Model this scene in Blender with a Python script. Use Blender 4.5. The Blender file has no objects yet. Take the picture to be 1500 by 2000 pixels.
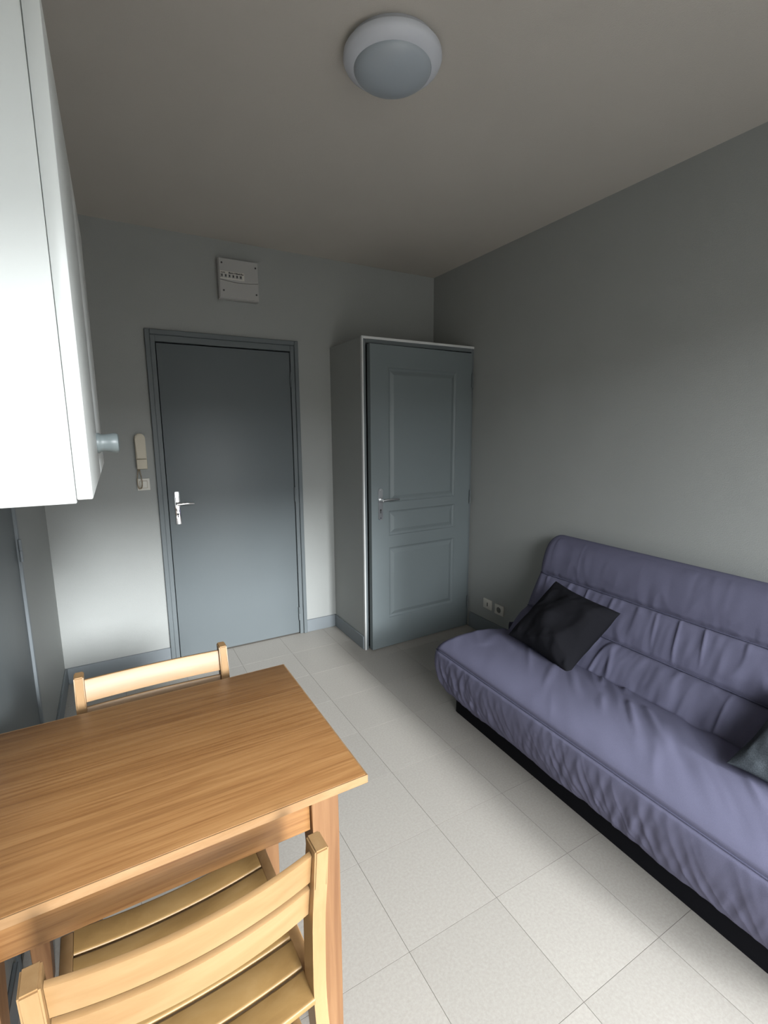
import bpy, bmesh, math, random
from mathutils import Vector, Matrix, noise

# ------------------------------------------------------------------ camera
scene = bpy.context.scene
C = scene.collection
FPX, YAW, PITCH, ROLL, CAMH = 943.48, 0.5138, -0.1683, -0.0058, 1.5134
fw = Vector((math.sin(YAW) * math.cos(PITCH), math.cos(YAW) * math.cos(PITCH), math.sin(PITCH)))
r0 = Vector((math.cos(YAW), -math.sin(YAW), 0))
u0 = r0.cross(fw)
rv = math.cos(ROLL) * r0 + math.sin(ROLL) * u0
uv = -math.sin(ROLL) * r0 + math.cos(ROLL) * u0
cd = bpy.data.cameras.new('camera')
cam = bpy.data.objects.new('camera', cd)
C.objects.link(cam)
cd.sensor_fit = 'HORIZONTAL'
cd.sensor_width = 36.0
cd.lens = FPX * 36.0 / 1500.0
cd.clip_start = 0.02
cam.matrix_world = Matrix(((rv.x, uv.x, -fw.x, 0), (rv.y, uv.y, -fw.y, 0), (rv.z, uv.z, -fw.z, CAMH), (0, 0, 0, 1)))
scene.camera = cam

# ------------------------------------------------------------------ sky, window portal, exposure
SKY = 12.5
world = bpy.data.worlds.new('overcast_sky')
scene.world = world
world.use_nodes = True
bg = world.node_tree.nodes['Background']
bg.inputs[0].default_value = (0.93, 0.975, 1.0, 1)
bg.inputs[1].default_value = SKY
# room dimensions in metres
XL, XR, YB, YW, ZC = -0.347, 2.338, 3.323, -0.90, 2.685
WX0, WX1, WZ0, WZ1 = -0.12, 1.90, 0.12, 2.24          # window opening in the wall behind the camera
pl = bpy.data.lights.new('window_portal', 'AREA')
pl.shape = 'RECTANGLE'
pl.size, pl.size_y = WX1 - WX0, WZ1 - WZ0
pl.cycles.is_portal = True
po = bpy.data.objects.new('window_portal', pl)
C.objects.link(po)
po.location = ((WX0 + WX1) / 2, YW - 0.19, (WZ0 + WZ1) / 2)
po.rotation_euler = (math.radians(90), 0, 0)
# veiled low sun on the window side
sl = bpy.data.lights.new('hazy_sun', 'SUN')
sl.energy = 4.2
sl.angle = math.radians(10.0)
sl.color = (0.95, 0.985, 1.0)
so = bpy.data.objects.new('hazy_sun', sl)
C.objects.link(so)
sun_el, sun_az = math.radians(18.8), math.radians(-6.5)
sd = Vector((math.sin(sun_az) * math.cos(sun_el), math.cos(sun_az) * math.cos(sun_el), -math.sin(sun_el)))
so.rotation_euler = sd.to_track_quat('-Z', 'Y').to_euler()
so.location = (1, -6, 4)
vs = scene.view_settings
vs.view_transform = 'Standard'
vs.look = 'None'
vs.gamma = 1.0
vs.use_curve_mapping = False
vs.exposure = 0.5
scene.display_settings.display_device = 'sRGB'
scene.cycles.use_denoising = True
scene.cycles.max_bounces = 12
scene.cycles.diffuse_bounces = 8
random.seed(4)

# ------------------------------------------------------------------ helpers
def link(o, parent=None):
    C.objects.link(o)
    if parent is not None:
        o.parent = parent
    return o

def mesh_obj(name, bm, mat, parent=None, smooth=False, angle=None):
    me = bpy.data.meshes.new(name)
    bmesh.ops.recalc_face_normals(bm, faces=bm.faces)
    bm.to_mesh(me)
    bm.free()
    me.materials.append(mat)
    if smooth:
        for p in me.polygons:
            p.use_smooth = True
        if angle:
            me.set_sharp_from_angle(angle=math.radians(angle))
    return link(bpy.data.objects.new(name, me), parent)

def empty(name, loc=(0, 0, 0), rz=0.0):
    o = bpy.data.objects.new(name, None)
    o.empty_display_size = 0.05
    o.location = loc
    o.rotation_euler = (0, 0, rz)
    return link(o)

def tag(o, label, cat, group=None, kind=None):
    o['label'] = label
    o['category'] = cat
    if group:
        o['group'] = group
    if kind:
        o['kind'] = kind
    return o

def struct(o, label=None, cat=None):
    o['kind'] = 'structure'
    if label:
        o['label'] = label
    if cat:
        o['category'] = cat
    return o

def bx(bm, x0, x1, y0, y1, z0, z1, bev=0.0, seg=2):
    r = bmesh.ops.create_cube(bm, size=1.0)
    vs_ = r['verts']
    for v in vs_:
        v.co = Vector((x0 if v.co.x < 0 else x1, y0 if v.co.y < 0 else y1, z0 if v.co.z < 0 else z1))
    if bev > 0:
        es = list({e for v in vs_ for e in v.link_edges})
        bmesh.ops.bevel(bm, geom=es, offset=bev, segments=seg, profile=0.5, affect='EDGES')
    return bm

def box(name, mat, parent, x0, x1, y0, y1, z0, z1, bev=0.0, seg=2):
    return mesh_obj(name, bx(bmesh.new(), x0, x1, y0, y1, z0, z1, bev, seg), mat, parent, smooth=bev > 0, angle=40)

def tube(bm, pts, r, n=10, closed=False):
    pts = [Vector(p) for p in pts]
    rings = []
    N = len(pts)
    for i, p in enumerate(pts):
        a = pts[(i - 1) % N] if (closed or i > 0) else p
        b = pts[(i + 1) % N] if (closed or i < N - 1) else p
        t = (b - a).normalized()
        up = Vector((0, 0, 1)) if abs(t.z) < 0.9 else Vector((0, 1, 0))
        s = t.cross(up).normalized()
        w = s.cross(t)
        rr = r[i] if isinstance(r, (list, tuple)) else r
        rings.append([bm.verts.new(p + s * rr * math.cos(2 * math.pi * k / n) + w * rr * math.sin(2 * math.pi * k / n)) for k in range(n)])
    m = N if closed else N - 1
    for i in range(m):
        A, B = rings[i], rings[(i + 1) % N]
        for k in range(n):
            bm.faces.new((A[k], A[(k + 1) % n], B[(k + 1) % n], B[k]))
    if not closed:
        bm.faces.new(rings[0])
        bm.faces.new(rings[-1])
    return bm

def lathe(bm, prof, origin=(0, 0, 0), n=48, axis='z', caps=True):
    o = Vector(origin)
    rings = []
    for r, h in prof:
        ring = []
        for k in range(n):
            a = 2 * math.pi * k / n
            c, s = r * math.cos(a), r * math.sin(a)
            p = {'z': Vector((c, s, h)), 'x': Vector((h, c, s)), 'y': Vector((c, h, s))}[axis]
            ring.append(bm.verts.new(o + p))
        rings.append(ring)
    for A, B in zip(rings, rings[1:]):
        for k in range(n):
            bm.faces.new((A[k], A[(k + 1) % n], B[(k + 1) % n], B[k]))
    if caps:
        bm.faces.new(rings[0])
        bm.faces.new(rings[-1])
    return bm

def prism(bm, poly, axis, a0, a1):
    """extrude a 2-D outline; axis 'y': poly is (x, z); axis 'x': poly is (y, z)"""
    def P(q, a):
        return Vector((q[0], a, q[1])) if axis == 'y' else Vector((a, q[0], q[1]))
    A = [bm.verts.new(P(q, a0)) for q in poly]
    B = [bm.verts.new(P(q, a1)) for q in poly]
    n = len(poly)
    for i in range(n):
        bm.faces.new((A[i], A[(i + 1) % n], B[(i + 1) % n], B[i]))
    bm.faces.new(A)
    bm.faces.new(B)
    return bm

# ------------------------------------------------------------------ materials
def new_mat(name, col, rough=0.6, metal=0.0, spec=0.5):
    m = bpy.data.materials.new(name)
    m.use_nodes = True
    b = m.node_tree.nodes['Principled BSDF']
    b.inputs['Base Color'].default_value = (*col, 1)
    b.inputs['Roughness'].default_value = rough
    b.inputs['Metallic'].default_value = metal
    b.inputs['Specular IOR Level'].default_value = spec
    return m

def nodes(m):
    nt = m.node_tree
    return nt, nt.nodes, nt.links, nt.nodes['Principled BSDF']

def coords(m, scale=(1, 1, 1), kind='Object'):
    nt, N, L, b = nodes(m)
    tc = N.new('ShaderNodeTexCoord')
    mp = N.new('ShaderNodeMapping')
    mp.inputs['Scale'].default_value = scale
    L.new(tc.outputs[kind], mp.inputs['Vector'])
    return mp.outputs['Vector']

def add_bump(m, vec, nscale, dist, detail=3.0, strength=1.0):
    nt, N, L, b = nodes(m)
    t = N.new('ShaderNodeTexNoise')
    t.inputs['Scale'].default_value = nscale
    t.inputs['Detail'].default_value = detail
    L.new(vec, t.inputs['Vector'])
    bp = N.new('ShaderNodeBump')
    bp.inputs['Distance'].default_value = dist
    bp.inputs['Strength'].default_value = strength
    L.new(t.outputs['Fac'], bp.inputs['Height'])
    L.new(bp.outputs['Normal'], b.inputs['Normal'])
    return t

def paint(name, col, rough=0.55, bump=(220, 0.0006), vary=0.04):
    m = new_mat(name, col, rough, spec=0.3)
    nt, N, L, b = nodes(m)
    v = coords(m)
    if bump:
        add_bump(m, v, bump[0], bump[1])
    t = N.new('ShaderNodeTexNoise')
    t.inputs['Scale'].default_value = 3.0
    L.new(v, t.inputs['Vector'])
    cr = N.new('ShaderNodeValToRGB')
    cr.color_ramp.elements[0].color = (*[c * (1 - vary) for c in col], 1)
    cr.color_ramp.elements[1].color = (*[min(1, c * (1 + vary)) for c in col], 1)
    L.new(t.outputs['Fac'], cr.inputs['Fac'])
    L.new(cr.outputs['Color'], b.inputs['Base Color'])
    return m

def wood(name, dark, mid, light, grain=(1.2, 26, 26), rough=0.42, streak=None):
    m = new_mat(name, mid, rough, spec=0.4)
    nt, N, L, b = nodes(m)
    v = coords(m, grain)
    t = N.new('ShaderNodeTexNoise')
    t.inputs['Scale'].default_value = 1.0
    t.inputs['Detail'].default_value = 6.0
    t.inputs['Roughness'].default_value = 0.65
    t.inputs['Distortion'].default_value = 0.35
    L.new(v, t.inputs['Vector'])
    cr = N.new('ShaderNodeValToRGB')
    e = cr.color_ramp.elements
    e[0].position, e[0].color = 0.28, (*dark, 1)
    e[1].position, e[1].color = 0.72, (*light, 1)
    k = e.new(0.5)
    k.color = (*mid, 1)
    L.new(t.outputs['Fac'], cr.inputs['Fac'])
    out = cr.outputs['Color']
    if streak:
        v2 = coords(m, (streak[0], streak[1], streak[1]))
        t2 = N.new('ShaderNodeTexNoise')
        t2.inputs['Scale'].default_value = 1.0
        t2.inputs['Detail'].default_value = 4.0
        L.new(v2, t2.inputs['Vector'])
        c2 = N.new('ShaderNodeValToRGB')
        c2.color_ramp.elements[0].position, c2.color_ramp.elements[0].color = 0.34, (0.62, 0.5, 0.42, 1)
        c2.color_ramp.elements[1].position, c2.color_ramp.elements[1].color = 0.52, (1, 1, 1, 1)
        L.new(t2.outputs['Fac'], c2.inputs['Fac'])
        mx = N.new('ShaderNodeMix')
        mx.data_type = 'RGBA'
        mx.blend_type = 'MULTIPLY'
        mx.inputs[0].default_value = 0.5
        L.new(out, mx.inputs[6])
        L.new(c2.outputs['Color'], mx.inputs[7])
        out = mx.outputs[2]
    L.new(out, b.inputs['Base Color'])
    bp = N.new('ShaderNodeBump')
    bp.inputs['Distance'].default_value = 0.0004
    L.new(t.outputs['Fac'], bp.inputs['Height'])
    L.new(bp.outputs['Normal'], b.inputs['Normal'])
    return m

def fabric(name, col, vary=0.12, rough=0.95, weave=900, sheen=0.0):
    m = new_mat(name, col, rough, spec=0.1)
    nt, N, L, b = nodes(m)
    v = coords(m)
    t = N.new('ShaderNodeTexNoise')
    t.inputs['Scale'].default_value = weave
    t.inputs['Detail'].default_value = 2.0
    L.new(v, t.inputs['Vector'])
    cr = N.new('ShaderNodeValToRGB')
    cr.color_ramp.elements[0].position = 0.3
    cr.color_ramp.elements[1].position = 0.7
    cr.color_ramp.elements[0].color = (*[c * (1 - vary) for c in col], 1)
    cr.color_ramp.elements[1].color = (*[c * (1 + vary) for c in col], 1)
    L.new(t.outputs['Fac'], cr.inputs['Fac'])
    L.new(cr.outputs['Color'], b.inputs['Base Color'])
    bp = N.new('ShaderNodeBump')
    bp.inputs['Distance'].default_value = 0.0005
    L.new(t.outputs['Fac'], bp.inputs['Height'])
    L.new(bp.outputs['Normal'], b.inputs['Normal'])
    b.inputs['Sheen Weight'].default_value = sheen
    return m

M_WALL = paint('wallpaper_paint', (0.315, 0.325, 0.316), 0.6, (260, 0.0012))
M_CEIL = paint('ceiling_paint', (0.52, 0.485, 0.44), 0.85, (300, 0.0010), 0.03)
M_BLUE = paint('blue_grey_paint', (0.130, 0.148, 0.156), 0.42, (40, 0.0003), 0.03)
M_CLOSET = paint('closet_door_paint', (0.155, 0.180, 0.188), 0.42, (40, 0.0003), 0.03)
M_SKIRT = paint('skirting_paint', (0.185, 0.205, 0.22), 0.42, (40, 0.0003), 0.03)
M_TRIM = paint('white_trim_paint', (0.62, 0.63, 0.63), 0.5, None)
M_GAPSHADE = new_mat('dark_gap', (0.012, 0.013, 0.015), 0.9)  # near-black colour that paints in the shade of the door gaps
M_WHITE = paint('white_laminate', (0.58, 0.60, 0.59), 0.35, None, 0.01)
M_PLASTIC = new_mat('white_plastic', (0.62, 0.60, 0.55), 0.45)
M_CREAM = new_mat('cream_plastic', (0.55, 0.50, 0.40), 0.5)
M_GREYBOX = new_mat('grey_plastic', (0.40, 0.395, 0.385), 0.5)
M_CORD = new_mat('tan_cord', (0.32, 0.25, 0.17), 0.6)
M_CHROME = new_mat('chrome', (0.85, 0.85, 0.87), 0.10, 1.0)
M_SATIN = new_mat('satin_aluminium', (0.60, 0.61, 0.62), 0.32, 1.0)
M_KNOB = new_mat('grey_knob_paint', (0.13, 0.155, 0.16), 0.4)
M_BLACK = new_mat('black_plastic', (0.015, 0.015, 0.015), 0.5)
M_INK = new_mat('dark_print', (0.05, 0.05, 0.05), 0.7)
M_LAMPRING = new_mat('lamp_ring_plastic', (0.58, 0.60, 0.65), 0.4)
M_OPAL = new_mat('opal_glass', (0.36, 0.40, 0.44), 0.35)  # opal grey, with the shade of the downward-facing dome put into the colour
M_TABLE = wood('table_veneer', (0.20, 0.093, 0.034), (0.275, 0.137, 0.051), (0.335, 0.180, 0.073), (2.2, 60, 60), 0.36, (5.0, 190))
M_TABLELEG = wood('table_leg_wood', (0.135, 0.062, 0.026), (0.19, 0.095, 0.042), (0.24, 0.13, 0.060), (40, 40, 1.6), 0.45, None)
M_TEDGE = wood('table_edge_wood', (0.23, 0.125, 0.055), (0.285, 0.165, 0.078), (0.34, 0.21, 0.11), (6, 30, 30), 0.45)
M_CHAIR = wood('beech_wood', (0.26, 0.148, 0.062), (0.305, 0.182, 0.082), (0.345, 0.215, 0.105), (3, 18, 18), 0.42)
M_CHAIRV = wood('beech_wood_upright', (0.26, 0.145, 0.060), (0.30, 0.178, 0.080), (0.34, 0.21, 0.10), (20, 20, 3), 0.42)
M_SEAT = wood('worn_beech_wood', (0.195, 0.112, 0.040), (0.27, 0.162, 0.060), (0.33, 0.21, 0.088), (5, 12, 12), 0.45)
M_SOFA = fabric('lavender_grey_cotton', (0.120, 0.118, 0.178))
M_SEAM = fabric('dark_piping', (0.09, 0.09, 0.14))
M_BASE = fabric('black_base_cloth', (0.006, 0.006, 0.008))
M_CUSH = fabric('charcoal_cotton', (0.012, 0.012, 0.015))
M_CUSH2 = fabric('slate_cotton', (0.045, 0.052, 0.060), 0.3, 0.95, 350)
M_FACADE = paint('facade_render', (0.20, 0.19, 0.175), 0.9, None)
M_STREET = paint('street_asphalt', (0.08, 0.08, 0.08), 0.95, None)

def floor_mat():
    m = new_mat('vinyl_tile', (0.5, 0.48, 0.45), 0.42, spec=0.4)
    nt, N, L, b = nodes(m)
    v = coords(m, kind='Object')
    t = N.new('ShaderNodeTexNoise')
    t.inputs['Scale'].default_value = 110
    t.inputs['Detail'].default_value = 5
    t.inputs['Roughness'].default_value = 0.75
    L.new(v, t.inputs['Vector'])
    cr = N.new('ShaderNodeValToRGB')
    e = cr.color_ramp.elements
    e[0].position, e[0].color = 0.30, (0.325, 0.300, 0.270, 1)
    e[1].position, e[1].color = 0.70, (0.395, 0.372, 0.340, 1)
    L.new(t.outputs['Fac'], cr.inputs['Fac'])
    oi = N.new('ShaderNodeObjectInfo')
    mr = N.new('ShaderNodeMapRange')
    mr.inputs['To Min'].default_value = 0.965
    mr.inputs['To Max'].default_value = 1.03
    L.new(oi.outputs['Random'], mr.inputs['Value'])
    mx = N.new('ShaderNodeVectorMath')
    mx.operation = 'SCALE'
    L.new(cr.outputs['Color'], mx.inputs[0])
    L.new(mr.outputs['Result'], mx.inputs['Scale'])
    L.new(mx.outputs['Vector'], b.inputs['Base Color'])
    return m
M_TILE = floor_mat()
M_JOINT = new_mat('tile_joint', (0.175, 0.16, 0.14), 0.8)

# ------------------------------------------------------------------ room shell
T = 0.18
floor = struct(box('floor', M_JOINT, None, XL - T, XR + T, YW - T, YB + T, -0.12, -0.0010), 'pale beige vinyl tile floor between sofa and table', 'floor')
TS, TX, TY = 0.3381, 0.9779, 1.3355
tile_cache = {}
ia0, ia1 = math.floor((XL - TX) / TS), math.ceil((XR - TX) / TS)
ib0, ib1 = math.floor((YW - TY) / TS), math.ceil((YB - TY) / TS)
for ia in range(ia0, ia1):
    for ib in range(ib0, ib1):
        x0, x1 = max(XL, TX + ia * TS), min(XR, TX + (ia + 1) * TS)
        y0, y1 = max(YW, TY + ib * TS), min(YB, TY + (ib + 1) * TS)
        if x1 - x0 < 0.02 or y1 - y0 < 0.02:
            continue
        g = 0.0008
        w, d = round(x1 - x0 - 2 * g, 4), round(y1 - y0 - 2 * g, 4)
        if (w, d) not in tile_cache:
            bm = bmesh.new()
            bx(bm, 0, w, 0, d, -0.004, 0.0)
            me = bpy.data.meshes.new('tile')
            bm.to_mesh(me)
            bm.free()
            me.materials.append(M_TILE)
            tile_cache[(w, d)] = me
        o = link(bpy.data.objects.new('tile', tile_cache[(w, d)]), floor)
        o.location = (x0 + g, y0 + g, 0)

struct(box('ceiling', M_CEIL, None, XL - T, XR + T, YW - T, YB + T, ZC, ZC + 0.15), 'plain off-white ceiling above the room', 'ceiling')
DX0, DX1, DH = 0.3016, 1.1348, 2.04                 # entrance door leaf
# back wall with the door opening
bm = bmesh.new()
bx(bm, XL - T, DX0 - 0.012, YB, YB + T, 0, ZC)
bx(bm, DX1 + 0.012, XR + T, YB, YB + T, 0, ZC)
bx(bm, DX0 - 0.012, DX1 + 0.012, YB, YB + T, DH + 0.012, ZC)
bx(bm, DX0 - 0.012, DX1 + 0.012, YB + 0.1, YB + T, 0, DH + 0.012)
struct(mesh_obj('wall_back', bm, M_WALL), 'grey papered back wall around the entrance door', 'wall')
struct(box('wall_right', M_WALL, None, XR, XR + T, YW - T, YB, 0, ZC), 'grey papered long wall behind the sofa', 'wall')
L0, L1 = 1.50, 2.33                                  # door in the left wall
bm = bmesh.new()
bx(bm, XL - T, XL, YW - T, L0 - 0.03, 0, ZC)
bx(bm, XL - T, XL, L1 + 0.03, YB, 0, ZC)
bx(bm, XL - T, XL, L0 - 0.03, L1 + 0.03, 2.07, ZC)
bx(bm, XL - T, XL - 0.1, L0 - 0.03, L1 + 0.03, 0, 2.07)
struct(mesh_obj('wall_left', bm, M_WALL), 'grey papered wall strip left of the entrance door', 'wall')
bm = bmesh.new()
bx(bm, XL, WX0, YW - T, YW, 0, ZC)
bx(bm, WX1, XR, YW - T, YW, 0, ZC)
bx(bm, WX0, WX1, YW - T, YW, 0, WZ0)
bx(bm, WX0, WX1, YW - T, YW, WZ1, ZC)
struct(mesh_obj('wall_front', bm, M_WALL), 'wall with the window facing the entrance door', 'wall')
bm = bmesh.new()
for a in ((WX0, WX0 + 0.04, WZ0, WZ1), (WX1 - 0.04, WX1, WZ0, WZ1), (WX0 + 0.04, WX1 - 0.04, WZ0, WZ0 + 0.04), (WX0 + 0.04, WX1 - 0.04, WZ1 - 0.04, WZ1)):
    bx(bm, a[0], a[1], YW - 0.13, YW - 0.08, a[2], a[3])
struct(mesh_obj('window_1', bm, M_TRIM), 'white frame of the open window', 'window')
struct(box('wall_across_street', M_FACADE, None, -25, 28, -15.6, -15.0, -9, 3.8), 'rendered facade across the street from the window', 'facade')  # unseen, added so that only the higher sky lights the room
struct(box('ground', M_STREET, None, -60, 60, -15.0, YW - 2.0, -9.3, -9.0), 'asphalt street far below the window', 'street')  # unseen plane added to keep sky light from coming up from below
struct(box('wall_outside', M_FACADE, None, -25, 28, YW - 0.22, YW - 0.20, -9, -0.2), 'rendered facade below the window', 'facade')

# closet partition
BX, BY, BH = 1.4365, 2.8174, 2.092
bm = bmesh.new()
bx(bm, BX, BX + 0.03, BY + 0.018, YB, 0, BH)
bx(bm, BX + 0.03, XR, BY + 0.018, YB, BH - 0.03, BH)
struct(mesh_obj('wall_closet', bm, M_WALL), 'grey papered side of the closet jutting from the back wall', 'closet wall')
bm = bmesh.new()
bx(bm, BX - 0.002, BX + 0.009, BY - 0.004, BY + 0.018, 0, BH + 0.004, 0.002)
bx(bm, BX + 0.009, XR, BY - 0.004, BY + 0.018, BH - 0.012, BH + 0.004, 0.002)
struct(mesh_obj('trim_1', bm, M_TRIM, smooth=True, angle=40), 'thin white edge strip around the closet front', 'trim')

# skirting boards
def skirt(name, x0, x1, y0, y1, label, h=0.095):
    struct(box(name, M_SKIRT, None, x0, x1, y0, y1, 0, h, 0.002, 1), label, 'baseboard')
skirt('baseboard_back', XL + 0.012, 0.2417, YB - 0.012, YB, 'blue-grey skirting on the back wall left of the entrance door', 0.10)
skirt('baseboard_middle', 1.1928, BX - 0.010, YB - 0.012, YB, 'short blue-grey skirting between entrance door and closet')
skirt('baseboard_closet', BX - 0.010, BX, BY + 0.018, YB, 'blue-grey skirting along the closet side')
skirt('baseboard_right', XR - 0.012, XR, YW, BY - 0.03, 'blue-grey skirting along the wall behind the sofa', 0.12)
skirt('baseboard_left', XL, XL + 0.012, L1 + 0.06, YB, 'blue-grey skirting on the wall strip by the left door', 0.10)
skirt('baseboard_left_near', XL, XL + 0.012, YW, L0 - 0.06, 'blue-grey skirting on the left wall under the table', 0.10)

# ------------------------------------------------------------------ door furniture
def handle(parent, x, zc, y, mat, length, rounded, toward=1):
    """plate on a face that looks to -y; lever points to +x"""
    hw, z0, z1 = 0.0165, zc - 0.135, zc + 0.077
    if rounded:
        pts = []
        for k in range(13):
            a = math.pi * k / 12
            pts.append((x + hw * math.cos(a), z1 - hw + hw * math.sin(a)))
        for k in range(13):
            a = math.pi + math.pi * k / 12
            pts.append((x + hw * math.cos(a), z0 + hw + hw * math.sin(a)))
        bm = prism(bmesh.new(), pts, 'y', y - 0.007, y)
        h = mesh_obj('handle', bm, mat, parent, True, 40)
    else:
        h = box('handle', mat, parent, x - hw, x + hw, y - 0.007, y, z0, z1, 0.002)
    # lever with a neck and a tapering grip
    bm = bmesh.new()
    lathe(bm, [(0.011, y - 0.007), (0.011, y - 0.013), (0.008, y - 0.014), (0.008, y - 0.048)], (x, 0, zc), 16, 'y')
    pts, rad = [], []
    for k in range(9):
        t = k / 8
        pts.append((x - 0.004 + length * t, y - 0.048 - 0.004 * math.sin(math.pi * t), zc + 0.003 * math.sin(math.pi * t)))
        rad.append(0.0095 - 0.004 * t)
    tube(bm, pts, rad, 12)
    mesh_obj('lever', bm, mat, h, True, 50)
    # keyhole and screws
    bm = bmesh.new()
    lathe(bm, [(0.0062, y - 0.0078), (0.0062, y - 0.0068)], (x, 0, zc - 0.068), 16, 'y')
    bx(bm, x - 0.003, x + 0.003, y - 0.0078, y - 0.0068, zc - 0.090, zc - 0.068)
    mesh_obj('keyhole', bm, M_BLACK, h)
    for zz in (z1 - 0.013, z0 + 0.013):
        bm = lathe(bmesh.new(), [(0.0045, y - 0.0085), (0.0052, y - 0.0066)], (x, 0, zz), 14, 'y')
        mesh_obj('screw', bm, M_SATIN if not rounded else M_CHROME, h)
    return h

# ---- entrance door
d1 = struct(empty('door_1', ((DX0 + DX1) / 2, YB, 0)), 'flat blue-grey entrance door in the back wall', 'door')
ox = (DX0 + DX1) / 2
def D1(name, mat, x0, x1, y0, y1, z0, z1, bev=0.0, parent=None):
    return box(name, mat, parent or d1, x0 - ox, x1 - ox, y0 - YB, y1 - YB, z0, z1, bev)
FL, FR, FT = 0.2417, 1.1928, 2.1157
bm = bmesh.new()
for a in ((FL, 0.270, 0, FT), (1.166, FR, 0, FT), (0.270, 1.166, FT - 0.030, FT)):
    bx(bm, a[0] - ox, a[1] - ox, -0.022, 0.0, a[2], a[3], 0.003, 1)
mesh_obj('architrave', bm, M_BLUE, d1, True, 40)
bm = bmesh.new()
for a in ((0.270, DX0 - 0.005, 0, FT - 0.030), (DX1 + 0.004, 1.166, 0, FT - 0.030), (DX0 - 0.005, DX1 + 0.004, DH + 0.007, FT - 0.030)):
    bx(bm, a[0] - ox, a[1] - ox, -0.010, 0.09, a[2], a[3], 0.002, 1)
mesh_obj('door_frame', bm, M_BLUE, d1, True, 40)
D1('rebate', M_GAPSHADE, DX0 - 0.005, DX1 + 0.004, YB + 0.045, YB + 0.09, 0.0, DH + 0.007)  # dark sheet behind the leaf, standing in for shade in the gap
leaf1 = D1('door_leaf', M_BLUE, DX0, DX1, YB + 0.0, YB + 0.04, 0.009, DH, 0.0015)
handle(d1, 0.3525 - ox, 1.055, 0.0, M_CHROME, 0.10, False)
for zc in (1.86, 1.06, 0.16):
    bm = lathe(bmesh.new(), [(0.0055, zc - 0.05), (0.0055, zc - 0.002), (0.004, zc), (0.0055, zc + 0.002), (0.0055, zc + 0.05)], (DX1 + 0.002 - ox, -0.012, 0), 12, 'z')
    mesh_obj('hinge', bm, M_BLUE, d1, True, 40)

# ---- closet door, hinged at the right wall and standing slightly ajar
HX, HY = 2.311, 2.806
d3 = struct(empty('door_2', (HX, HY, 0)), 'blue-grey panelled closet door standing slightly ajar', 'door')
bm = bmesh.new()
for a in ((BX + 0.009, 1.463, 0, BH - 0.012), (2.315, XR - 0.001, 0, BH - 0.012), (1.463, 2.315, 2.055, BH - 0.012)):
    bx(bm, a[0] - HX, a[1] - HX, BY - HY, BY + 0.07 - HY, a[2], a[3], 0.002, 1)
mesh_obj('door_frame', bm, M_BLUE, d3, True, 40)
box('rebate', M_GAPSHADE, d3, 1.463 - HX, 2.315 - HX, BY + 0.05 - HY, BY + 0.07 - HY, 0, 2.055)
AJ = math.radians(1.9)
ca, sa = math.cos(AJ), math.sin(AJ)
def ajar(o):
    o.data.transform(Matrix.Rotation(AJ, 4, 'Z'))
    return o
W3 = 0.838
def leaf_x(x):
    return x - HX
px0, px1 = leaf_x(1.608), leaf_x(2.176)
pz = [(0.216, 0.720), (0.803, 0.974), (1.033, 1.908)]
bm = bmesh.new()
bx(bm, -W3, px0, 0.0, 0.04, 0.007, 2.047)
bx(bm, px1, 0.0, 0.0, 0.04, 0.007, 2.047)
zs = [0.007] + [q for p in pz for q in p] + [2.047]
for k in range(0, len(zs), 2):
    bx(bm, px0, px1, 0.0, 0.04, zs[k], zs[k + 1])
bmesh.ops.remove_doubles(bm, verts=bm.verts, dist=1e-5)
leaf3 = ajar(mesh_obj('door_leaf', bm, M_CLOSET, d3))
for z0, z1 in pz:
    bm = bmesh.new()
    prof = [(0.0, 0.0), (0.004, 0.006), (0.014, 0.0105), (0.020, 0.0105), (0.040, 0.0025), (0.044, 0.0015)]
    loops = []
    for ins, dep in prof:
        loops.append([bm.verts.new((x, dep, z)) for x, z in ((px0 + ins, z0 + ins), (px1 - ins, z0 + ins), (px1 - ins, z1 - ins), (px0 + ins, z1 - ins))])
    for A, B in zip(loops, loops[1:]):
        for k in range(4):
            bm.faces.new((A[k], A[(k + 1) % 4], B[(k + 1) % 4], B[k]))
    bm.faces.new(loops[-1])
    back = [bm.verts.new((v.co.x, 0.036, v.co.z)) for v in loops[0]]
    for k in range(4):
        bm.faces.new((loops[0][k], loops[0][(k + 1) % 4], back[(k + 1) % 4], back[k]))
    bm.faces.new(back)
    ajar(mesh_obj('panel', bm, M_CLOSET, leaf3))
h3 = handle(d3, leaf_x(1.540), 1.055, 0.0, M_SATIN, 0.125, True)
ajar(h3)
for c_ in h3.children:
    ajar(c_)
for zc in (1.86, 1.02, 0.20):
    bm = lathe(bmesh.new(), [(0.0055, zc - 0.05), (0.0055, zc - 0.002), (0.004, zc), (0.0055, zc + 0.002), (0.0055, zc + 0.05)], (0.004, -0.010, 0), 12, 'z')
    mesh_obj('hinge', bm, M_BLUE, d3, True, 40)

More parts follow.
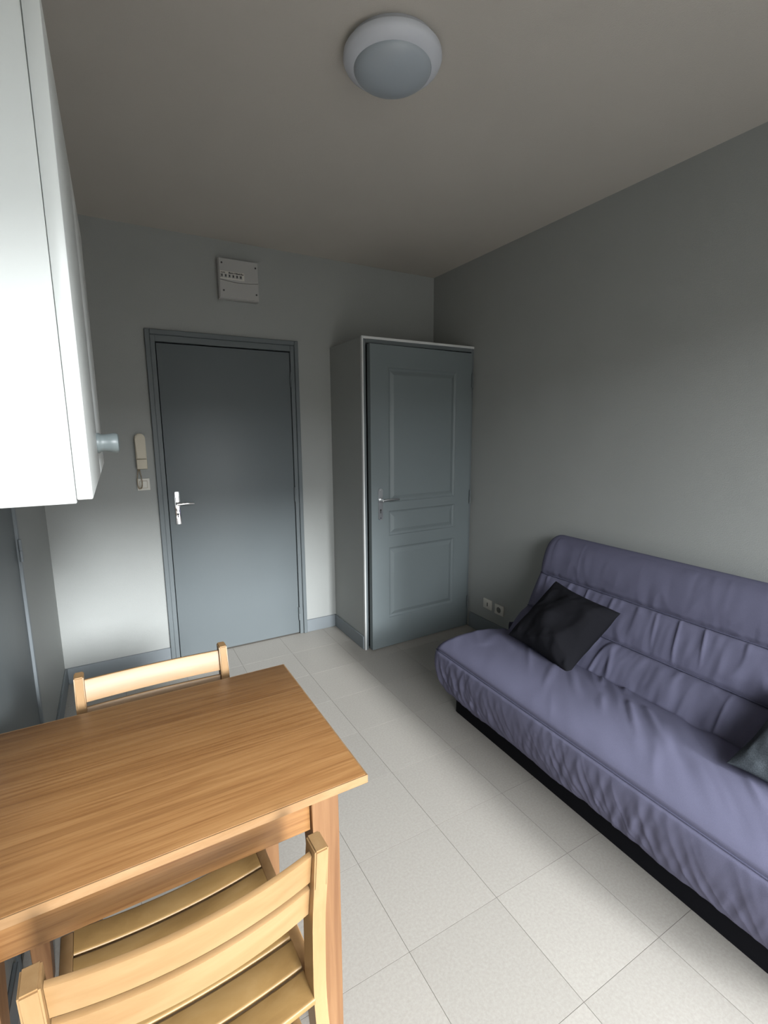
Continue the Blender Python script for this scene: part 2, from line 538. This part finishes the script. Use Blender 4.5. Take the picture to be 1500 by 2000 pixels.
# ---- door in the left wall
d2 = struct(empty('door_3', (XL, (L0 + L1) / 2, 0)), 'blue-grey flush door in the left wall beyond the table', 'door')
oy = (L0 + L1) / 2
bm = bmesh.new()
for a in ((L0 - 0.03, L0 - 0.003, 0, 2.07), (L1 + 0.003, L1 + 0.03, 0, 2.07), (L0 - 0.003, L1 + 0.003, 2.043, 2.07)):
    bx(bm, -0.08, 0.006, a[0] - oy, a[1] - oy, a[2], a[3], 0.002, 1)
mesh_obj('door_frame', bm, M_SKIRT, d2, True, 40)
box('door_leaf', M_BLUE, d2, -0.045, -0.004, L0 - oy, L1 - oy, 0.008, 2.04, 0.0015)
box('rebate', M_GAPSHADE, d2, -0.09, -0.06, L0 - 0.003 - oy, L1 + 0.003 - oy, 0, 2.043)
for zc in (1.86, 1.05, 0.2):
    bm = lathe(bmesh.new(), [(0.006, zc - 0.045), (0.006, zc - 0.002), (0.0045, zc), (0.006, zc + 0.002), (0.006, zc + 0.045)], (0.008, L1 + 0.001 - oy, 0), 12, 'z')
    mesh_obj('hinge', bm, M_SKIRT, d2, True, 40)

# ------------------------------------------------------------------ ceiling lamp
lamp = tag(empty('ceiling_lamp', (0.882, 1.492, ZC)), 'round white ceiling lamp with a frosted grey dome, unlit', 'lamp')
bm = lathe(bmesh.new(), [(0.138, 0.0), (0.142, -0.012), (0.154, -0.020), (0.155, -0.030), (0.150, -0.040), (0.126, -0.056), (0.120, -0.056), (0.118, -0.046)], (0, 0, 0), 72)
mesh_obj('ring', bm, M_LAMPRING, lamp, True, 50)
prof = []
for k in range(13):
    a = math.pi / 2 * k / 12
    prof.append((max(0.001, 0.123 * math.cos(a)), -0.052 - 0.042 * math.sin(a)))
mesh_obj('diffuser', lathe(bmesh.new(), prof, (0, 0, 0), 72), M_OPAL, lamp, True)

# ------------------------------------------------------------------ fuse box above the door
fb = tag(empty('fuse_box', (0.808, YB, 2.33)), 'grey plastic fuse box on the back wall above the entrance door', 'fuse box')
box('housing', M_GREYBOX, fb, -0.126, 0.122, -0.052, 0.0, 0.0, 0.235, 0.004)
def seam(x):
    return 0.108 - 0.010 * math.sin(math.pi * (x + 0.12) / 0.24)
def cover(name, upper):
    xs = [-0.121 + 0.2385 * k / 24 for k in range(25)]
    if upper:
        poly = [(x, seam(x) + 0.0015) for x in xs] + [(0.1175, 0.231), (-0.121, 0.231)]
    else:
        poly = [(-0.121, 0.004), (0.1175, 0.004)] + [(x, seam(x) - 0.0015) for x in reversed(xs)]
    return mesh_obj(name, prism(bmesh.new(), poly, 'y', -0.062, -0.052), M_GREYBOX, fb)
up = cover('upper_cover', True)
cover('lower_cover', False)
win = box('breaker_window', M_PLASTIC, fb, -0.118, 0.030, -0.066, -0.062, 0.112, 0.158, 0.001)
for k in range(6):
    x = -0.108 + 0.023 * k
    br = box('breaker', M_GREYBOX, win, x - 0.009, x + 0.009, -0.071, -0.066, 0.118, 0.140, 0.001)
    bm = bx(bmesh.new(), x - 0.004, x + 0.003, -0.0735, -0.071, 0.123, 0.136)
    mesh_obj('switch_lever', bm, M_BLACK, br)
bm = bmesh.new()
for k in range(15):
    x = -0.112 + 0.0092 * k
    if k in (3, 4):
        continue
    bx(bm, x, x + random.uniform(0.004, 0.008), -0.0668, -0.066, 0.1445, 0.1445 + random.uniform(0.006, 0.010))
mesh_obj('printed_marks', bm, M_INK, win)['kind'] = 'stuff'
for x, z in ((-0.105, 0.205), (0.103, 0.200), (-0.100, 0.045), (0.103, 0.040)):
    mesh_obj('screw', lathe(bmesh.new(), [(0.0055, -0.0645), (0.0055, -0.0615)], (x, 0, z), 12, 'y'), M_INK, fb)

# ------------------------------------------------------------------ intercom handset and light switch
ic = tag(empty('intercom', (0.168, YB, 1.285)), 'cream intercom handset hanging on the wall beside the entrance door', 'intercom')
pts = [(0.030, 0.0), (0.030, 0.185)] + [(0.030 * math.cos(math.pi * k / 14), 0.185 + 0.031 * math.sin(math.pi * k / 14)) for k in range(1, 14)] + [(-0.030, 0.185), (-0.030, 0.0)]
mesh_obj('backplate', prism(bmesh.new(), pts, 'y', -0.016, 0.0), M_CREAM, ic, True, 40)
pts = [(x * 0.93, 0.064 + (z - 0.064) * 0.985 if z > 0.064 else 0.064) for x, z in pts]
bm = prism(bmesh.new(), pts, 'y', -0.045, -0.016)
bmesh.ops.bevel(bm, geom=[e for e in bm.edges if all(v.co.y < -0.04 for v in e.verts)], offset=0.006, segments=2, affect='EDGES')
mesh_obj('handset', bm, M_CREAM, ic, True, 45)
box('mouthpiece', M_CREAM, ic, -0.029, 0.029, -0.048, -0.016, 0.002, 0.062, 0.005)
path = []
for k in range(41):
    t = k / 40
    a = -math.pi / 2 + 2 * math.pi * t
    wdt = 0.019 * math.sin(math.pi * t) ** 0.8 * (1 if t < 0.5 else -1) if False else 0.0
    # teardrop loop: down on the left, round, up on the right
    zz = -0.062 + 0.062 * math.cos(2 * math.pi * t)
    xx = -0.020 + (-0.017 * math.sin(2 * math.pi * t)) * (0.35 + 0.65 * (1 - math.cos(2 * math.pi * t)) / 2)
    path.append((xx, -0.022, zz + 0.004))
pp = []
for k in range(len(path) - 1):
    a, b = Vector(path[k]), Vector(path[k + 1])
    for j in range(8):
        q = a.lerp(b, j / 8)
        ph = (k * 8 + j) * 2 * math.pi / 8
        pp.append((q.x + 0.0032 * math.cos(ph), q.y + 0.0032 * math.sin(ph), q.z))
mesh_obj('coiled_cord', tube(bmesh.new(), pp, 0.0016, 5), M_CORD, ic, True)

sw = tag(empty('light_switch', (0.168, YB, 1.190)), 'small square white light switch under the intercom handset', 'light switch')
box('plate', M_PLASTIC, sw, -0.036, 0.036, -0.009, 0.0, -0.037, 0.037, 0.003)
box('rocker', M_PLASTIC, sw, -0.020, 0.020, -0.013, -0.009, -0.021, 0.021, 0.0015)
bm = bmesh.new()
for a in ((-0.022, -0.020, -0.023, 0.023), (0.020, 0.022, -0.023, 0.023), (-0.020, 0.020, 0.021, 0.023), (-0.020, 0.020, -0.023, -0.021)):
    bx(bm, a[0], a[1], -0.0096, -0.009, a[2], a[3])
mesh_obj('rocker_gap', bm, M_CORD, sw)

# ------------------------------------------------------------------ sockets low on the right wall
ps = tag(empty('phone_socket', (XR, 2.586, 0.243)), 'white telephone socket with a vertical slot, nearest the closet door', 'wall socket')
box('plate', M_PLASTIC, ps, -0.010, 0.0, -0.045, 0.045, -0.037, 0.037, 0.003)
box('slot', M_BLACK, ps, -0.0108, -0.0095, -0.006, 0.002, -0.016, 0.012)
es = tag(empty('power_socket', (XR, 2.462, 0.238)), 'white power socket with a round recess, next to the sofa end', 'wall socket')
bm = bx(bmesh.new(), -0.011, 0.0, -0.044, 0.044, -0.037, 0.037, 0.003)
mesh_obj('plate', bm, M_PLASTIC, es, True, 40)
mesh_obj('recess', lathe(bmesh.new(), [(0.021, -0.0125), (0.0195, -0.0125), (0.0185, -0.0112), (0.0005, -0.0112)], (0, 0, 0), 32, 'x'), new_mat('socket_well', (0.16, 0.155, 0.14), 0.6), es, True, 40)
for dy, dz, rr in ((-0.0095, 0.0, 0.0032), (0.0095, 0.0, 0.0032)):
    mesh_obj('pin_hole', lathe(bmesh.new(), [(rr, -0.0122), (rr, -0.0110)], (0, dy, dz), 12, 'x'), M_BLACK, es)
mesh_obj('earth_pin', lathe(bmesh.new(), [(0.0025, -0.020), (0.0025, -0.011)], (0, 0, 0.011), 12, 'x'), M_SATIN, es)

# ------------------------------------------------------------------ wall cabinet above the table
cab = tag(empty('wall_cabinet', (-0.0221, 0.70, 1.430), math.radians(-0.6)), 'white two-door wall cabinet hung on the left wall above the table', 'cabinet')
CW, CH, CT = 0.78, 0.557, 0.018
CD = 0.315
bm = bmesh.new()
bx(bm, -CD, -CT, 0.0, 0.016, -0.004, CH, 0.0008, 1)
bx(bm, -CD, -CT, CW - 0.016, CW, -0.004, CH, 0.0008, 1)
bx(bm, -CD, -CT, 0.016, CW - 0.016, 0.004, 0.020)
bx(bm, -CD, -CT, 0.016, CW - 0.016, CH - 0.016, CH)
bx(bm, -CD, -CD + 0.004, 0.016, CW - 0.016, 0.020, CH - 0.016)
mesh_obj('carcass', bm, M_WHITE, cab, True, 40)
for k in range(2):
    y0, y1 = k * CW / 2 + (0.0 if k == 0 else 0.0015), (k + 1) * CW / 2 - (0.0015 if k == 0 else 0.0)
    dr = box('door', M_WHITE, cab, -CT + 0.0004, 0.0, y0, y1, 0.0, CH, 0.002)
    ky = CW / 2 - 0.035 if k == 0 else CW / 2 + 0.035
    bm = lathe(bmesh.new(), [(0.0185, 0.0), (0.0190, 0.003), (0.0165, 0.006), (0.0160, 0.012), (0.0175, 0.022), (0.0190, 0.030), (0.0170, 0.035), (0.0120, 0.0365), (0.001, 0.037)], (0, ky, 0.062), 28, 'x')
    mesh_obj('knob', bm, M_KNOB, dr, True, 50)

# ------------------------------------------------------------------ dining table
TX0, TX1, TY0, TY1, TZ = -0.338, 0.446, 0.872, 1.478, 0.745
tcx, tcy = (TX0 + TX1) / 2, (TY0 + TY1) / 2
tb = tag(empty('dining_table', (tcx, tcy, 0)), 'rectangular wooden dining table with brown veneer top pushed to the left wall', 'table')
hx, hy = (TX1 - TX0) / 2, (TY1 - TY0) / 2
top = box('tabletop', M_TABLE, tb, -hx + 0.003, hx - 0.003, -hy + 0.003, hy - 0.003, TZ - 0.020, TZ, 0.0012)
bm = bmesh.new()
bx(bm, -hx, hx, -hy, -hy + 0.003, TZ - 0.020, TZ - 0.0008)
bx(bm, -hx, hx, hy - 0.003, hy, TZ - 0.020, TZ - 0.0008)
bx(bm, -hx, -hx + 0.003, -hy + 0.003, hy - 0.003, TZ - 0.020, TZ - 0.0008)
bx(bm, hx - 0.003, hx, -hy + 0.003, hy - 0.003, TZ - 0.020, TZ - 0.0008)
mesh_obj('edge_band', bm, M_TEDGE, top)
LX0, LX1 = -0.302 - tcx, 0.382 - tcx
LY0, LY1 = TY0 + 0.022 - tcy, TY1 - 0.022 - tcy
zt = TZ - 0.020
for sx in (0, 1):
    for sy in (0, 1):
        bm = bmesh.new()
        def ring(z, s):
            xa = LX0 if sx == 0 else LX1 - s
            ya = LY0 if sy == 0 else LY1 - s
            return [bm.verts.new((xa, ya, z)), bm.verts.new((xa + s, ya, z)), bm.verts.new((xa + s, ya + s, z)), bm.verts.new((xa, ya + s, z))]
        rs = [ring(zt, 0.064), ring(zt - 0.11, 0.062), ring(0.0, 0.040)]
        for A, B in zip(rs, rs[1:]):
            for k in range(4):
                bm.faces.new((A[k], A[(k + 1) % 4], B[(k + 1) % 4], B[k]))
        bm.faces.new(rs[0])
        bm.faces.new(rs[-1])
        bmesh.ops.bevel(bm, geom=[e for e in bm.edges if abs(e.verts[0].co.z - e.verts[1].co.z) > 0.05], offset=0.002, segments=1, affect='EDGES')
        mesh_obj('leg', bm, M_TABLELEG, tb, True, 40)
az0, az1 = 0.634, zt
box('apron', M_TABLE, tb, LX0 + 0.064, LX1 - 0.064, LY0 + 0.012, LY0 + 0.032, az0, az1, 0.001)
box('apron', M_TABLE, tb, LX0 + 0.064, LX1 - 0.064, LY1 - 0.032, LY1 - 0.012, az0, az1, 0.001)
box('apron', M_TABLE, tb, LX0 + 0.010, LX0 + 0.030, LY0 + 0.064, LY1 - 0.064, az0, az1, 0.001)
box('apron', M_TABLE, tb, LX1 - 0.030, LX1 - 0.010, LY0 + 0.064, LY1 - 0.064, az0, az1, 0.001)

# ------------------------------------------------------------------ wooden chairs
CWH = 0.222                                         # half width
def curved_slat(name, parent, x0, x1, yz, sag, nrm, mat, n=20):
    """slat across x; yz = outline in (y, z); bowed by sag along nrm (y, z)"""
    bm = bmesh.new()
    rings = []
    for k in range(n + 1):
        t = k / n
        x = x0 + (x1 - x0) * t
        s = sag * (1 - (2 * t - 1) ** 2)
        rings.append([bm.verts.new((x, y + s * nrm[0], z + s * nrm[1])) for y, z in yz])
    m = len(yz)
    for A, B in zip(rings, rings[1:]):
        for j in range(m):
            bm.faces.new((A[j], A[(j + 1) % m], B[(j + 1) % m], B[j]))
    bm.faces.new(rings[0])
    bm.faces.new(rings[-1])
    return mesh_obj(name, bm, mat, parent, True, 35)

def rounded_rect(y0, y1, z0, z1, r=0.004):
    out = []
    for cy, cz, a0 in ((y1 - r, z1 - r, 0), (y0 + r, z1 - r, 90), (y0 + r, z0 + r, 180), (y1 - r, z0 + r, 270)):
        for k in range(4):
            a = math.radians(a0 + 30 * k)
            out.append((cy + r * math.cos(a), cz + r * math.sin(a)))
    return out

def make_chair(label, bow):
    """local: seat opens towards +y, posts stand at y = 0; seat front at y = 0.405"""
    c = tag(empty('wooden_chair'), label, 'chair', 'slatted wooden chairs')
    # post centre line (y, z): rear foot, seat level, bend, top
    def post_y(z):
        P = [(0.0, -0.055), (0.43, 0.030), (0.62, 0.024), (0.79, -0.006)]
        for (za, ya), (zb, yb) in zip(P, P[1:]):
            if z <= zb:
                t = (z - za) / (zb - za)
                return ya + (yb - ya) * t
        return P[-1][1]
    for s in (-1, 1):
        bm = bmesh.new()
        xa, xb = (-CWH, -CWH + 0.026) if s < 0 else (CWH - 0.026, CWH)
        F, B = [], []
        zsm = [0.0, 0.15, 0.30, 0.40, 0.43, 0.47, 0.54, 0.60, 0.64, 0.70, 0.79]
        for z in zsm:
            y = sum(post_y(min(0.79, max(0, z + d))) for d in (-0.04, 0, 0.04)) / 3
            hw = 0.020 if z < 0.3 else 0.0225
            F.append((y + hw, z))
            B.append((y - hw, z))
        prism(bm, F + B[::-1], 'x', xa, xb)
        bmesh.ops.bevel(bm, geom=[e for e in bm.edges], offset=0.003, segments=2, affect='EDGES')
        mesh_obj('post', bm, M_CHAIRV, c, True, 40)
        # front leg and seat rail
        bm = bmesh.new()
        xa2, xb2 = (-CWH, -CWH + 0.024) if s < 0 else (CWH - 0.024, CWH)
        prism(bm, [(0.335, 0.407), (0.375, 0.407), (0.395, 0.0), (0.360, 0.0)], 'x', xa2, xb2)
        mesh_obj('front_leg', bm, M_CHAIRV, c)
        bm = bmesh.new()
        prism(bm, [(0.0535, 0.408), (0.405, 0.408), (0.405, 0.436), (0.395, 0.446), (0.0535, 0.440)], 'x', xa2, xb2)
        bmesh.ops.bevel(bm, geom=[e for e in bm.edges], offset=0.002, segments=1, affect='EDGES')
        mesh_obj('seat_rail', bm, M_CHAIRV, c, True, 40)
        box('side_stretcher', M_CHAIRV, c, xa2 + 0.003, xb2 - 0.003, -0.012, 0.362, 0.16, 0.185, 0.002)
    # seat slats
    for k in range(6):
        y1 = 0.403 - 0.0675 * k
        y0 = y1 - 0.0625
        tilt = 0.0
        curved_slat('seat_slat', c, -CWH + 0.0245, CWH - 0.0245, rounded_rect(y0, y1, 0.430, 0.445, 0.005), 0.016, (0, -1), M_SEAT)
    # two bowed back slats set into the posts
    for z0, z1 in ((0.706, 0.772), (0.624, 0.690)):
        ym0, ym1 = post_y(z0), post_y(z1)
        out = [(ym0 + 0.006, z0), (ym0 - 0.006, z0), (ym1 - 0.006, z1 - 0.002), (ym1 - 0.002, z1), (ym1 + 0.004, z1), (ym1 + 0.006, z1 - 0.002)]
        curved_slat('back_slat', c, -CWH + 0.0265, CWH - 0.0265, out, bow, (-1, 0), M_CHAIR)
    box('front_stretcher', M_CHAIRV, c, -CWH + 0.0245, CWH - 0.0245, 0.362, 0.378, 0.235, 0.262, 0.002)
    box('rear_stretcher', M_CHAIRV, c, -CWH + 0.0265, CWH - 0.0265, -0.018, -0.002, 0.20, 0.228, 0.002)
    return c

ch1 = make_chair('slatted wooden chair in the foreground, seat pushed under the table', 0.026)
ch1.location = (0.054, 0.712, 0)
ch1.rotation_euler = (0, 0, math.radians(2.0))
ch2 = make_chair('slatted wooden chair behind the table, only the top of its backrest showing', 0.008)
ch2.location = (0.070, 1.632, 0)
ch2.rotation_euler = (0, 0, math.radians(180.5))

# ------------------------------------------------------------------ sofa bed
sofa = tag(empty('sofa_bed', (0.0, 2.0, 0), math.radians(-1.5)), 'lavender-grey fabric sofa bed standing along the right wall', 'sofa')
SL = 1.90

def catmull(P, n):
    out = []
    m = len(P)
    for i in range(m):
        p0, p1, p2, p3 = P[(i - 1) % m], P[i], P[(i + 1) % m], P[(i + 2) % m]
        for k in range(n):
            t = k / n
            f = lambda a, b, c, d: 0.5 * (2 * b + (-a + c) * t + (2 * a - 5 * b + 4 * c - d) * t * t + (-a + 3 * b - 3 * c + d) * t ** 3)
            out.append((f(p0[0], p1[0], p2[0], p3[0]), f(p0[1], p1[1], p2[1], p3[1])))
    return out

def ridge(v):
    return 1 - abs(2 * v - 1)

def crease(n, w=0.07):
    return math.exp(-(n / w) ** 2)

def nz(x, y, z):
    return noise.noise(Vector((x, y, z)))

def loft(name, ctrl, nper, disp, parent, mat, rend=0.05, ny=380):
    prof = catmull(ctrl, nper)
    m = len(prof)
    area = sum(prof[i][0] * prof[(i + 1) % m][1] - prof[(i + 1) % m][0] * prof[i][1] for i in range(m))
    sg = 1 if area > 0 else -1
    nor = []
    for i in range(m):
        a, b = prof[i - 1], prof[(i + 1) % m]
        tx, tz = b[0] - a[0], b[1] - a[1]
        l = math.hypot(tx, tz) or 1
        nor.append((sg * tz / l, -sg * tx / l))
    ys = []
    for k in range(9):
        a = math.pi / 2 * k / 8
        ys.append((-(rend * (1 - math.sin(a))), rend * (1 - math.cos(a))))
    ys = [(-(rend - rend * math.sin(math.pi / 2 * k / 8)) * 1.0, rend * (1 - math.cos(0)) ) for k in range(0)] 
    st = []
    for k in range(9):
        a = math.pi / 2 * k / 8
        st.append((rend * (1 - math.cos(a)), rend * (1 - math.sin(a))))     # (distance from the end, inset)
    for k in range(1, ny):
        st.append((rend + (SL - 2 * rend) * k / ny, 0.0))
    for k in range(9):
        a = math.pi / 2 * (1 - k / 8)
        st.append((SL - rend * (1 - math.cos(a)), rend * (1 - math.sin(a))))
    bm = bmesh.new()
    rings = []
    for dist, ins in st:
        ring = []
        for i in range(m):
            x, z = prof[i]
            d = disp(i / m * len(ctrl), dist, x, z) if ins < rend * 0.999 else 0.0
            e = min(1.0, min(dist, SL - dist) / 0.06)
            off = d * e - ins
            ring.append(bm.verts.new((x + nor[i][0] * off, -dist, z + nor[i][1] * off)))
        rings.append(ring)
    for A, B in zip(rings, rings[1:]):
        for i in range(m):
            bm.faces.new((A[i], A[(i + 1) % m], B[(i + 1) % m], B[i]))
    caps = [bm.faces.new(rings[0]), bm.faces.new(rings[-1])]
    bmesh.ops.triangulate(bm, faces=caps)
    o = mesh_obj(name, bm, mat, parent, True)
    o.data.set_sharp_from_angle(angle=math.radians(75))
    return o, prof

seat_ctrl = [(1.490, 0.125), (1.440, 0.160), (1.405, 0.235), (1.385, 0.320), (1.398, 0.385), (1.450, 0.420), (1.560, 0.436),
             (1.680, 0.434), (1.790, 0.420), (1.885, 0.392), (1.930, 0.350), (1.930, 0.240), (1.860, 0.170), (1.660, 0.150)]
def seat_disp(s, d, x, z):
    o = 0.0
    if s < 4.0:                                   # front face: gathers running up from the hem
        w = max(0.0, 1 - abs(s - 1.9) / 2.1)
        n = nz(d * 21 + 0.6 * z * 10, z * 4, 3.1)
        n2 = nz(d * 46 - z * 14, z * 5, 9.4)
        gate = 0.35 + 0.65 * max(0, min(1, 0.5 + 1.6 * nz(d * 2.6, 1.0, 4.0)))
        o += w * gate * (0.022 * (ridge(0.5 + 0.5 * n) - 0.6) + 0.010 * n2)
        if s < 1.0:
            o += (1 - s) * 0.016 * nz(d * 7, 0.3, 0.7)
        o += w * gate * 0.006 * crease(nz(d * 15 + z * 7, z * 1.5, 21.0), 0.06)
    if 3.4 < s < 4.6:
        o -= 0.008 * math.exp(-((s - 4.0) / 0.12) ** 2)
    if 4.2 < s < 9.6:                             # top: drag lines slanting from the fold
        w = min(1, (s - 4.2) / 1.2)
        k = max(0.0, (s - 5.5) / 3.5)
        gx = d * 12 + x * 12
        gy = d * 2 - x * 2
        g = 0.5 + 0.5 * nz(gx, gy, 2.2)
        gate = max(0, nz(d * 3.3, x * 3.5, 6.0) + 0.30)
        o += w * (0.006 * nz(d * 3.2, x * 4, 0.4) + gate * (0.5 + 0.8 * k) * 0.022 * (ridge(g) - 0.7))
        # short sharp folds near the seat fold, slanting away from it
        f = max(0.0, min(1.0, (s - 5.2) / 2.5))
        ga = max(0.0, min(1.0, 3.0 * (nz(d * 4.2 + 3, x * 5.0, 31.0) + 0.12)))
        o += w * f * ga * 0.0085 * crease(nz(d * 7.5 + x * 6.5, x * 1.2, 13.0), 0.13)
    return o
seat, seat_prof = loft('seat_cushion', seat_ctrl, 10, seat_disp, sofa, M_SOFA, 0.06)

back_ctrl = [(1.900, 0.370), (1.930, 0.425), (1.985, 0.478), (2.034, 0.512), (2.064, 0.570), (2.100, 0.640), (2.126, 0.695),
             (2.140, 0.760), (2.165, 0.830), (2.200, 0.878), (2.250, 0.903), (2.300, 0.890), (2.318, 0.840), (2.290, 0.720), (2.225, 0.560), (2.130, 0.440), (2.010, 0.360)]
def back_disp(s, d, x, z):
    o = 0.0
    if 0.3 < s < 9.5:
        for c0, wd in ((3.0, 0.16), (6.0, 0.16)):
            o -= 0.010 * math.exp(-((s - c0) / wd) ** 2)
            # roll between seams
        for a, b, amp in ((0.6, 3.0, 0.008), (3.0, 6.0, 0.009), (6.0, 9.5, 0.010)):
            if a < s < b:
                o += amp * math.sin(math.pi * (s - a) / (b - a))
        lean = (d + (s - 3) * 0.006)
        g = 0.5 + 0.5 * nz(lean * 13, s * 0.35, 5.5)
        gate = max(0, nz(d * 2.2, s * 0.5, 8.0) + 0.25)
        amp = 0.030 if s < 3.0 else (0.022 if s < 6 else 0.008)
        sm = min(1, min(abs(s - 3.0), abs(s - 6.0)) / 0.3 + 0.3)
        o += gate * amp * sm * (ridge(g) - 0.72)
        pan = 0 if s < 3.0 else (1 if s < 6.0 else 2)
        gb = max(0.0, min(1.0, 3.0 * (nz(d * 3.1, pan * 5.0 + s * 0.25, 41.0) + 0.15)))
        o += sm * gb * (0.008, 0.006, 0.0015)[pan] * crease(nz(lean * 9 + pan * 9, s * 0.07, 17.0), 0.08)
        o += 0.003 * nz(d * 34, s * 0.8, 1.5) * (1 if s < 6.4 else 0.3)
    return o
backc, back_prof = loft('back_cushion', back_ctrl, 10, back_disp, sofa, M_SOFA, 0.055)

def seam_tube(name, parent, prof, idx, off, r):
    x, z = prof[idx]
    pts = [(x, -(0.03 + (SL - 0.06) * k / 60), z) for k in range(61)]
    mesh_obj(name, tube(bmesh.new(), [(p[0] + off[0], p[1], p[2] + off[1]) for p in pts], r, 6), M_SEAM, parent, True)
seam_tube('piping', seat, seat_prof, 40, (0.004, -0.004), 0.0034)
seam_tube('piping', backc, back_prof, 30, (0.003, -0.002), 0.0035)
seam_tube('piping', backc, back_prof, 60, (0.003, -0.002), 0.0035)
bm = bx(bmesh.new(), 1.520, 1.990, -SL + 0.05, -0.050, 0.0, 0.20, 0.006)
mesh_obj('base', bm, M_BASE, sofa, True, 40)
bm = bx(bmesh.new(), 1.990, 2.230, -SL + 0.10, -0.10, 0.06, 0.34, 0.006)
mesh_obj('rear_frame', bm, M_BASE, sofa, True, 40)

# ------------------------------------------------------------------ loose cushions
def make_pillow(name, label, size, thick, mat, loc, xdir, ydir, seed, group=None):
    n = 44
    o = bpy.data.objects.new(name, None)
    bm = bmesh.new()
    def P(u, v, side):
        cu, cv = abs(u), abs(v)
        # edges pull in between the corners
        su = size[0] / 2 * u * (1 - 0.075 * (1 - cv ** 2))
        sv = size[1] / 2 * v * (1 - 0.075 * (1 - cu ** 2))
        h = thick / 2 * (max(0, (1 - cu ** 2.6) * (1 - cv ** 2.6))) ** 0.55
        edge = max(0.0, 1 - max(cu, cv))
        wr = 0.010 * nz(u * 3 + seed, v * 3, side) + 0.006 * nz(u * 9 + seed, v * 4, side + 4) * (1 - min(1, edge * 2.0)) ** 0.5
        wr += 0.006 * crease(nz(u * 1.8 + v * 0.9 + seed, v * 2.0 - u, side * 2.0), 0.07) * min(1, edge * 5)
        h2 = h * (1 + 0.35 * nz(u * 1.6 + seed, v * 1.6, 7.7)) + wr * min(1, edge * 8)
        return Vector((su, sv, side * h2 + 0.006 * nz(u * 2, v * 2, seed)))
    grid = {}
    for side in (1, -1):
        for i in range(n + 1):
            for j in range(n + 1):
                on_edge = i in (0, n) or j in (0, n)
                if side == -1 and on_edge:
                    grid[(side, i, j)] = grid[(1, i, j)]
                    continue
                uu = math.sin(math.pi / 2 * (2 * i / n - 1))
                vv = math.sin(math.pi / 2 * (2 * j / n - 1))
                grid[(side, i, j)] = bm.verts.new(P(uu, vv, side))
        for i in range(n):
            for j in range(n):
                bm.faces.new((grid[(side, i, j)], grid[(side, i + 1, j)], grid[(side, i + 1, j + 1)], grid[(side, i, j + 1)]))
    ob = mesh_obj(name, bm, mat, None, True)
    X = Vector(xdir).normalized()
    Y = Vector(ydir)
    Y = (Y - X * Y.dot(X)).normalized()
    Z = X.cross(Y)
    ob.matrix_world = Matrix(((X.x, Y.x, Z.x, loc[0]), (X.y, Y.y, Z.y, loc[1]), (X.z, Y.z, Z.z, loc[2]), (0, 0, 0, 1)))
    return tag(ob, label, 'cushion', group)

make_pillow('throw_cushion', 'charcoal square cushion leaning on the far end of the sofa back', (0.385, 0.39), 0.19, M_CUSH,
            (1.868, 1.535, 0.562), (0.0, -1.0, -0.13), (0.265, 0.025, 0.225), 1.3, 'cushions on the sofa')
make_pillow('throw_cushion', 'slate grey cushion cut off by the right photo edge, near end of the sofa', (0.40, 0.40), 0.14, M_CUSH2,
            (1.815, 0.47, 0.535), (0.0, -1.0, -0.03), (0.33, -0.06, 0.15), 5.1, 'cushions on the sofa')
